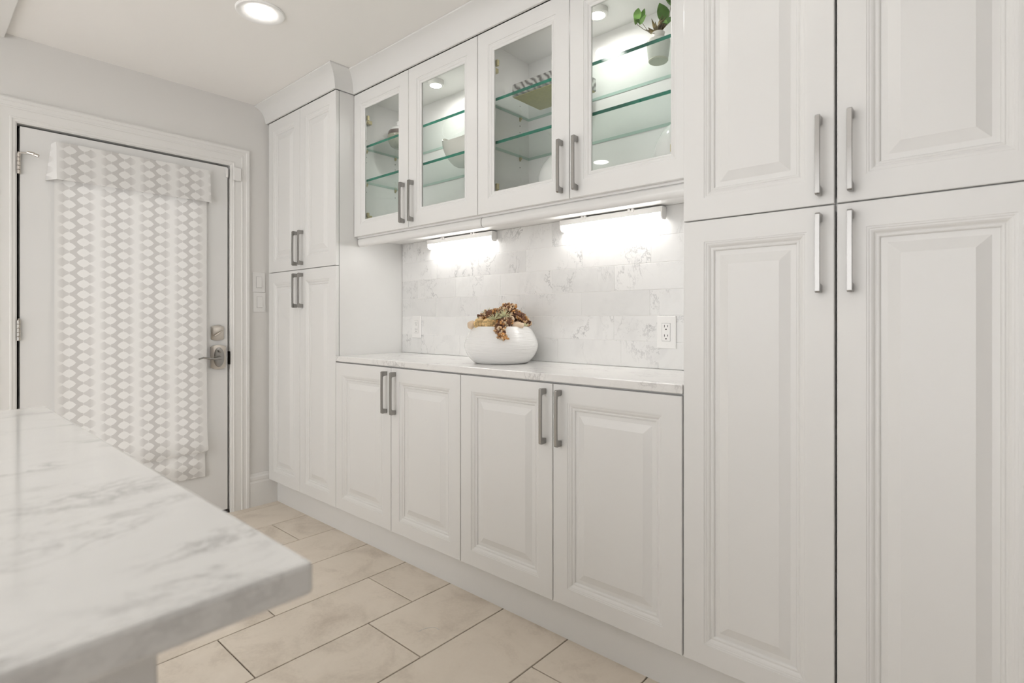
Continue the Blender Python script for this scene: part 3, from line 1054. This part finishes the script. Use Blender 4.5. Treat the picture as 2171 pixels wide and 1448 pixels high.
# ------------------------------------------------------------------ recessed ceiling lights
def downlight(x, y, lab, vis=True):
    t = thing('ceiling_light', (x, y, CEIL), lab, 'ceiling light', 'recessed ceiling lights')
    z = CEIL
    MB().lathe([(0.0965, 0.0), (0.0965, -0.004), (0.093, -0.0075), (0.086, -0.008), (0.060, -0.0015), (0.058, -0.0005)], (x, y, z), 56, cap=False).build('trim_ring', 'lamp_trim', t, smooth=True)
    disc(x, y, z - 0.0015, 0.0585, 24).build('lens', 'lens_light', t)


downlight(1.045, -0.502, 'round recessed ceiling light nearest the shaded door')
for (x, y, lb) in ((1.965, -0.525, 'round recessed ceiling light mirrored in the right glass-fronted wall cabinet'), (2.89, -0.51, 'round recessed ceiling light above the large tall cabinet'),
                   (0.935, -2.10, 'round recessed ceiling light beyond the island on the door side'), (1.9, -2.10, 'round recessed ceiling light beyond the middle of the island'),
                   (2.85, -2.10, 'round recessed ceiling light beyond the near end of the island')):
    downlight(x, y, lb)

# ------------------------------------------------------------------ island
IX0, IX1, IY1 = 1.56, 2.905, -1.270
IZ = 0.915
mb = MB().box(IX0, IX1, IY1 - 0.95, IY1, IZ - 0.031, IZ)
tag(mb.build('island_countertop', 'marble_island', bevel=0.005), 'grey-veined white marble island top in the foreground', 'countertop')
isl = thing('kitchen_island', (2.2, -1.85, 0.0), 'white island base under the foreground marble top', 'cabinet')
mb = MB().box(1.62, 2.868, IY1 - 0.92, -1.385, 0.0, IZ - 0.0315)
mb.build('body', 'cabinet_paint', isl, bevel=0.002)
MB().box(1.62, 2.880, -2.2, -1.373, 0.0, 0.11).build('plinth', 'cabinet_paint', isl, bevel=0.003)

# ------------------------------------------------------------------ planted bowl on the counter
BX, BY = 1.738, 0.252
bz = ZC + 0.0005


def smoothprof(pts, n=6):
    out = []
    P = [Vector((r, z, 0)) for r, z in pts]
    for i in range(len(P) - 1):
        p0, p1, p2, p3 = P[max(i - 1, 0)], P[i], P[i + 1], P[min(i + 2, len(P) - 1)]
        for k in range(n):
            t = k / n
            q = 0.5 * ((2 * p1) + (p2 - p0) * t + (2 * p0 - 5 * p1 + 4 * p2 - p3) * t * t + (3 * p1 - p0 - 3 * p2 + p3) * t ** 3)
            out.append((max(q.x, 0.0005), q.y))
    out.append(pts[-1])
    return out


bowl = thing('planter_bowl', (BX, BY, bz), 'round white glazed bowl on the marble counter, filled with bark', 'bowl')
outer = smoothprof([(0.112, 0.0), (0.126, 0.008), (0.150, 0.036), (0.163, 0.072), (0.158, 0.102), (0.142, 0.134), (0.1245, 0.158)], 5)
prof = [(0.001, 0.004), (0.108, 0.004)] + outer + [(0.121, 0.1605), (0.117, 0.158), (0.134, 0.13), (0.120, 0.10), (0.001, 0.10)]
MB().lathe(prof, (BX, BY, bz), 72, cap=False).build('bowl_body', 'ribbed_glaze', bowl, smooth=True)
MB().lathe([(0.001, 0.147), (0.06, 0.150), (0.100, 0.146), (0.118, 0.140)], (BX, BY, bz), 40, cap=False).build('filling', 'soil', bowl, smooth=True)
RT = Vector((math.cos(math.radians(41.477)), math.sin(math.radians(41.477)), 0))   # local left-right of the arrangement
FW = Vector((-RT.y, RT.x, 0))
BC = Vector((BX, BY, bz))


def at(r, f, z):
    return BC + RT * r + FW * f + Vector((0, 0, z))


def chunk(path, radii, seed, amp=0.35, chips=90, chip=0.010, name='cork_bark', mats=('bark_chip', 'bark_dark', 'bark_orange', 'bark_pale'), lab='', core=1):
    """craggy lump grown along a path, covered with loose flakes"""
    rnd = random.Random(seed)
    mb = MB()
    pts = [Vector(p) for p in path]
    n, rings_ = 12, []
    dense, rad = [], []
    for i in range(len(pts) - 1):
        for k in range(4):
            t = k / 4
            dense.append(pts[i].lerp(pts[i + 1], t)); rad.append(radii[i] * (1 - t) + radii[i + 1] * t)
    dense.append(pts[-1]); rad.append(radii[-1])
    vs, fs = [], []
    for i, p in enumerate(dense):
        d = (dense[min(i + 1, len(dense) - 1)] - dense[max(i - 1, 0)]).normalized()
        q = d.to_track_quat('Z', 'Y')
        for k in range(n):
            a = 2 * PI * k / n
            v = q @ Vector((math.cos(a), math.sin(a), 0))
            w = p + v * rad[i]
            w += v * rad[i] * amp * (noise.noise(w * 55 + Vector((seed * 3.1, 0, 0))) + 0.6 * noise.noise(w * 140))
            vs.append(w)
    m = len(dense)
    for i in range(m - 1):
        for k in range(n):
            fs.append((i * n + k, i * n + (k + 1) % n, (i + 1) * n + (k + 1) % n, (i + 1) * n + k))
    fs += [tuple(range(n))[::-1], tuple(range((m - 1) * n, m * n))]
    mb.add(vs, fs, core)
    for _ in range(chips):
        i = rnd.randrange(m); k = rnd.randrange(n)
        p = Vector(vs[i * n + k])
        out = (p - dense[i]).normalized()
        s = chip * rnd.uniform(0.45, 1.25)
        q = Euler((rnd.uniform(0, 6), rnd.uniform(0, 6), rnd.uniform(0, 6))).to_quaternion()
        c = p + out * s * 0.15
        bx = [(sx * s * 0.5, sy * s * 0.42, sz * s * 0.22) for sz in (-1, 1) for sy in (-1, 1) for sx in (-1, 1)]
        bx = [c + q @ (Vector(b3) * rnd.uniform(0.8, 1.2)) for b3 in bx]
        mb.add(bx, [(0, 2, 3, 1), (4, 5, 7, 6), (0, 1, 5, 4), (2, 6, 7, 3), (0, 4, 6, 2), (1, 3, 7, 5)], rnd.choice((0, 0, 1, 3, 3, 2)))
    o = mb.build(name, list(mats))
    return tag(o, lab, 'bark', 'cork bark pieces in the bowl')


chunk([at(-0.092, -0.03, 0.192), at(-0.05, -0.045, 0.206), at(0.0, -0.035, 0.212), at(0.045, -0.02, 0.222)], [0.017, 0.023, 0.026, 0.020], 1, 0.4, 190, 0.011,
      lab='long cork bark piece lying across the left of the bowl')
chunk([at(0.015, 0.0, 0.20), at(0.025, 0.0, 0.235), at(0.02, 0.0, 0.258)], [0.026, 0.022, 0.012], 2, 0.5, 90, 0.011, lab='upright cork bark knob at the top of the bowl arrangement')
chunk([at(0.035, -0.02, 0.222), at(0.055, -0.02, 0.242), at(0.056, -0.02, 0.255)], [0.018, 0.012, 0.007], 8, 0.5, 50, 0.009, lab='small dark cork bark knob right of the topmost one')
chunk([at(0.045, -0.02, 0.222), at(0.075, -0.03, 0.20), at(0.105, -0.03, 0.178), at(0.112, -0.03, 0.160)], [0.022, 0.026, 0.020, 0.012], 3, 0.45, 150, 0.011,
      lab='dark cork bark piece sloping to the right rim of the bowl')
chunk([at(0.035, -0.075, 0.188), at(0.012, -0.105, 0.178), at(-0.004, -0.130, 0.156), at(0.0, -0.150, 0.132), at(0.016, -0.163, 0.116)], [0.020, 0.021, 0.018, 0.015, 0.009], 4, 0.4, 150, 0.011,
      lab='cork bark piece curling over the front rim of the bowl')
ch = chunk([at(0.006, -0.160, 0.130), at(0.020, -0.170, 0.116), at(0.033, -0.172, 0.110)], [0.009, 0.008, 0.003], 5, 0.3, 8, 0.008, lab='orange splinter of bark at the tip hanging over the bowl', core=2)
chunk([at(-0.098, -0.02, 0.186), at(-0.07, -0.03, 0.196), at(-0.05, -0.04, 0.188)], [0.010, 0.014, 0.009], 6, 0.35, 14, 0.012, lab='orange split bark end on the left of the bowl', core=2)


def pebble(c, r, seed, m, lab, name='stone'):
    mb = MB()
    bm = bmesh.new()
    bmesh.ops.create_icosphere(bm, subdivisions=3, radius=1.0)
    for v in bm.verts:
        k = 1 + 0.16 * noise.noise(v.co * 1.7 + Vector((seed, 0, 0)))
        p = Vector((v.co.x * r[0], v.co.y * r[1], v.co.z * r[2])) * k
        v.co = Vector(c) + RT * p.x + FW * p.y + Vector((0, 0, p.z))
    me = bpy.data.meshes.new(name); bm.to_mesh(me); bm.free()
    me.materials.append(M[m])
    me.polygons.foreach_set('use_smooth', [True] * len(me.polygons))
    return tag(link(name, me), lab, 'stone', 'pale stones in the bowl')


pebble(at(-0.125, -0.03, 0.166), (0.024, 0.018, 0.019), 1, 'stone_pale', 'pale peach stone poking out past the left rim of the bowl')
pebble(at(-0.092, -0.06, 0.172), (0.026, 0.02, 0.024), 2, 'stone_ochre', 'mossy ochre stone at the left rim of the bowl')
pebble(at(-0.050, -0.080, 0.172), (0.036, 0.02, 0.026), 3, 'stone_ochre', 'fibrous ochre lump at the front left of the bowl')
pebble(at(0.072, -0.085, 0.165), (0.028, 0.018, 0.016), 4, 'stone_pale', 'cream stone at the front right rim of the bowl')
pebble(at(0.045, -0.085, 0.192), (0.014, 0.012, 0.014), 5, 'stone_pale', 'small cream stone between bark pieces in the bowl')


def airplant(c, nl, ln, seed, lab, up=0.9, curl=0.3, tilt=(0, 0, 0)):
    rnd = random.Random(seed)
    mb = MB()
    for k in range(nl):
        a = rnd.uniform(0, 2 * PI)
        e = rnd.uniform(0.15, 1.35)
        d = (RT * math.cos(a) * math.cos(e) + FW * math.sin(a) * math.cos(e) + Vector((0, 0, math.sin(e) * up)) + Vector(tilt)).normalized()
        l = ln * rnd.uniform(0.7, 1.1)
        side = Vector((0, 0, -1))
        p = [Vector(c) + d * l * t + side * l * curl * t * t * rnd.uniform(0.5, 1.0) for t in (0, 0.35, 0.7, 1.0)]
        mb.tube(p, [0.0020, 0.0016, 0.0010, 0.0003], 5)
    return tag(mb.build('air_plant', 'airplant'), lab, 'plant', 'air plants in the bowl')


airplant(at(-0.026, -0.100, 0.190), 26, 0.046, 1, 'spiky air plant in the middle of the bowl, left of two', 0.9, 0.2, tuple(-FW * 0.5))
airplant(at(0.016, -0.098, 0.200), 28, 0.050, 2, 'spiky air plant in the middle of the bowl, right of two', 0.9, 0.2, tuple(-FW * 0.5))
airplant(at(-0.055, -0.02, 0.216), 18, 0.046, 3, 'green air plant behind the long bark piece', 1.0, 0.5)
airplant(at(0.105, -0.06, 0.160), 14, 0.026, 4, 'small air plant at the right rim of the bowl', 0.9, 0.3)
mb = MB()
for (e, r0) in (((-0.118, -0.05, 0.150), 0.0022), ((-0.112, -0.07, 0.152), 0.002), ((-0.122, -0.04, 0.145), 0.0016)):
    p0, p3 = at(-0.075, -0.04, 0.205), at(*e)
    mb.tube([p0, p0.lerp(p3, 0.35) + Vector((0, 0, 0.014)) - RT * 0.012, p0.lerp(p3, 0.7) - RT * 0.008, p3], [0.001, 0.0016, 0.0016, 0.0004], 5)
tag(mb.build('air_plant', 'airplant'), 'long drooping air plant strands over the left rim', 'plant', 'air plants in the bowl')

# ------------------------------------------------------------------ things on the glass shelves
ZU, ZL, ZF = 2.0695, 1.8875, 1.5905
# glazed round jar
jar = thing('round_jar', (0.945, 0.30, ZU), 'small round jar with white top, dark band and olive base on upper shelf', 'jar')
jc = (0.945, 0.30, ZU)
MB().lathe(smoothprof([(0.030, 0.0), (0.052, 0.012), (0.068, 0.045), (0.069, 0.065)], 5), jc, 40).build('base_glaze', 'glaze_green', jar, smooth=True)
MB().lathe(smoothprof([(0.0692, 0.0652), (0.066, 0.08), (0.062, 0.089)], 4), jc, 40).build('dark_band', 'glaze_dark', jar, smooth=True)
MB().lathe(smoothprof([(0.0615, 0.0892), (0.048, 0.106), (0.026, 0.118), (0.020, 0.130), (0.022, 0.142), (0.018, 0.142)], 4), jc, 40).build('white_neck', 'ceramic_white', jar, smooth=True)

# boat-shaped bowl
mb = MB()
vs, fs = [], []
NA, NH = 48, 10
cx, cy = 1.425, 0.325
for inner in (0, 1):
    for j in range(NH + 1):
        t = j / NH
        for k in range(NA):
            a = 2 * PI * k / NA
            rim = 0.118 + 0.048 * abs(math.cos(a)) ** 3
            s = 0.30 + 0.70 * math.sin(t * PI / 2) ** 0.8
            off = 0.004 * inner
            z = rim * t ** 1.15 if not inner else max(0.005, rim * t ** 1.15)
            vs.append((cx + (0.140 * s - off) * math.cos(a), cy + (0.078 * s - off) * math.sin(a), ZL + z))
st = (NH + 1) * NA
for o in (0, st):
    for j in range(NH):
        for k in range(NA):
            fs.append((o + j * NA + k, o + j * NA + (k + 1) % NA, o + (j + 1) * NA + (k + 1) % NA, o + (j + 1) * NA + k))
for k in range(NA):
    fs.append((NH * NA + k, NH * NA + (k + 1) % NA, st + NH * NA + (k + 1) % NA, st + NH * NA + k))
fs += [tuple(range(NA))[::-1], tuple(range(st, st + NA))]
mb.add(vs, fs)
tag(mb.build('boat_bowl', 'ceramic_cream', smooth=True), 'cream boat-shaped ceramic bowl with pointed ends on lower glass shelf', 'bowl')

# striped stone box with ochre underside
box = thing('keepsake_box', (2.0, 0.29, ZU), 'grey striped stone box with ochre underside on upper glass shelf', 'box')
MB().box(1.853, 2.15, 0.195, 0.383, ZU + 0.0025, ZU + 0.056).build('box_body', 'striped_stone', box, bevel=0.004)
MB().box(1.857, 2.146, 0.199, 0.379, ZU + 0.0003, ZU + 0.0024).build('felt_base', 'gold_velvet', box)


# potted plant in the right cabinet
def leaf(mb, base, tip, width, nrm, mi=0, fold=0.25, n=8):
    base, tip = Vector(base), Vector(tip)
    d = tip - base
    side = d.cross(Vector(nrm)).normalized()
    up = side.cross(d).normalized()
    L = d.length
    vs, fs = [], []
    for i in range(n + 1):
        t = i / n
        w = width * (math.sin(PI * min(1, t ** 0.75)) ** 0.9) * 0.5 if 0 < i < n else 0.0004
        c = base + d * t + up * L * 0.12 * math.sin(PI * t)
        vs += [c - side * w + up * w * fold, c, c + side * w + up * w * fold]
    for i in range(n):
        a = i * 3
        fs += [(a, a + 1, a + 4, a + 3), (a + 1, a + 2, a + 5, a + 4)]
    o = len(vs)
    vs2 = [v - up * 0.0008 for v in vs]
    fs2 = [tuple(k + o for k in f[::-1]) for f in fs]
    mb.add(vs + vs2, fs + fs2, mi)


PX, PY = 2.463, 0.305
pl = thing('potted_plant', (PX, PY, ZU), 'leafy vine and succulent in a pale textured pot on upper glass shelf', 'plant')
pc = (PX, PY, ZU)
MB().lathe([(0.022, 0.002), (0.027, 0.0), (0.032, 0.0), (0.035, 0.004), (0.034, 0.007)], pc, 36).build('pot_foot', 'pot_base', pl, smooth=True)
pp = smoothprof([(0.034, 0.007), (0.038, 0.03), (0.042, 0.066), (0.040, 0.076), (0.026, 0.082), (0.021, 0.092), (0.0235, 0.104)], 4) + [(0.018, 0.104), (0.016, 0.095), (0.001, 0.095)]
MB().lathe(pp, pc, 36, cap=False).build('pot', 'ceramic_cream', pl, smooth=True)
mb = MB()
rnd = random.Random(5)
for k in range(18):
    a = rnd.uniform(0, 2 * PI); e = rnd.uniform(0.5, 1.4)
    d = Vector((math.cos(a) * math.cos(e), math.sin(a) * math.cos(e), math.sin(e)))
    b0 = Vector((PX, PY, ZU + 0.098)) + d * 0.006
    leaf(mb, b0, b0 + d * rnd.uniform(0.04, 0.062), 0.012, (d.y, -d.x, 0.3), 0, 0.5, 5)
mb.build('succulent', 'leaf_brown', pl)
P0 = Vector((PX, PY, ZU + 0.102))
ex, ez = RT, Vector((0, 0, 1))


def pv(r, z, f=0.0):
    return P0 + ex * r + ez * z + FW * f


mb = MB()
mb.tube([P0, pv(-0.03, -0.008, -0.02), pv(-0.06, 0.0, -0.03), pv(-0.082, 0.016, -0.03), pv(-0.088, 0.03, -0.03)], 0.0012, 6)
mb.tube([pv(-0.04, -0.006, -0.022), pv(-0.065, 0.022, -0.03), pv(-0.072, 0.03, -0.03)], 0.001, 6)
mb.tube([P0, pv(0.012, 0.03), pv(0.02, 0.045)], 0.0014, 6)
mb.tube([P0, pv(0.03, 0.03, -0.01), pv(0.04, 0.09, -0.02)], 0.0012, 6)
mb.build('vine_stem', 'stem_brown', pl)
for (b0, t0, w, m) in (
        (pv(0.022, 0.036), pv(0.004, 0.112), 0.046, 'leaf_green'),
        (pv(0.040, 0.09, -0.02), pv(0.022, 0.165, -0.03), 0.04, 'leaf_green'),
        (pv(0.018, 0.030, -0.01), pv(0.048, 0.045, -0.03), 0.02, 'leaf_green'),
        (pv(0.012, 0.036, -0.012), pv(0.026, 0.022, -0.03), 0.016, 'leaf_light'),
        (pv(-0.088, 0.030, -0.03), pv(-0.080, 0.074, -0.035), 0.028, 'leaf_light'),
        (pv(-0.086, 0.018, -0.03), pv(-0.100, 0.030, -0.05), 0.018, 'leaf_light'),
        (pv(-0.074, 0.022, -0.03), pv(-0.095, 0.022, -0.05), 0.016, 'leaf_green'),
        (pv(-0.072, 0.030, -0.03), pv(-0.058, 0.072, -0.035), 0.018, 'leaf_green'),
        (pv(-0.076, 0.016, -0.03), pv(-0.056, 0.042, -0.05), 0.014, 'leaf_light')):
    mb = MB(); leaf(mb, b0, t0, w, -FW)
    mb.build('leaf', m, pl, smooth=True)


# white vases on the cabinet floor
def vase(x, y, lab, h=0.240):
    pr = smoothprof([(0.050, 0.0), (0.066, 0.008), (0.080, 0.08), (0.080, 0.150), (0.068, 0.190), (0.046, 0.222), (0.028, h), (0.024, h)], 5)
    return tag(MB().lathe(pr, (x, y, ZF), 44).build('white_vase', 'ceramic_white', smooth=True), lab, 'vase', 'white vases on the cabinet floor')


vase(1.985, 0.335, 'white ceramic vase on the floor of the right wall cabinet, left of two')
vase(2.525, 0.325, 'white ceramic vase on the floor of the right wall cabinet, right of two')

# leafy plant mostly hidden behind the left glass door's stile
gp = thing('small_plant', (1.12, 0.27, ZF), 'dark green leafy plant low in the left wall cabinet, mostly hidden', 'plant')
MB().lathe(smoothprof([(0.026, 0), (0.032, 0.004), (0.036, 0.05), (0.038, 0.07), (0.034, 0.07), (0.030, 0.06)], 3), (1.12, 0.27, ZF), 28).build('pot', 'ceramic_white', gp, smooth=True)
for (dx, dy, dz, w) in ((-0.055, -0.03, 0.105, 0.05), (0.01, -0.02, 0.11, 0.04), (0.05, 0.0, 0.09, 0.04), (-0.01, 0.05, 0.1, 0.04), (-0.05, 0.03, 0.06, 0.035)):
    mb = MB(); leaf(mb, (1.12 + dx * 0.25, 0.27 + dy * 0.25, ZF + 0.062), (1.12 + dx, 0.27 + dy, ZF + 0.062 + dz), w, (0.2, -1, 0.2))
    mb.build('leaf', 'leaf_green', gp, smooth=True)

# stray white thread lying on the floor tile
mb = MB().tube([(a, c, 0.0008) for a, c in ((1.806, -0.266), (1.8057, -0.2444), (1.8126, -0.2301), (1.8195, -0.2158), (1.8336, -0.2074), (1.8556, -0.2083))], 0.0007, 6)
tag(mb.build('thread', 'plastic_white'), 'short white thread lying on a floor tile', 'thread')
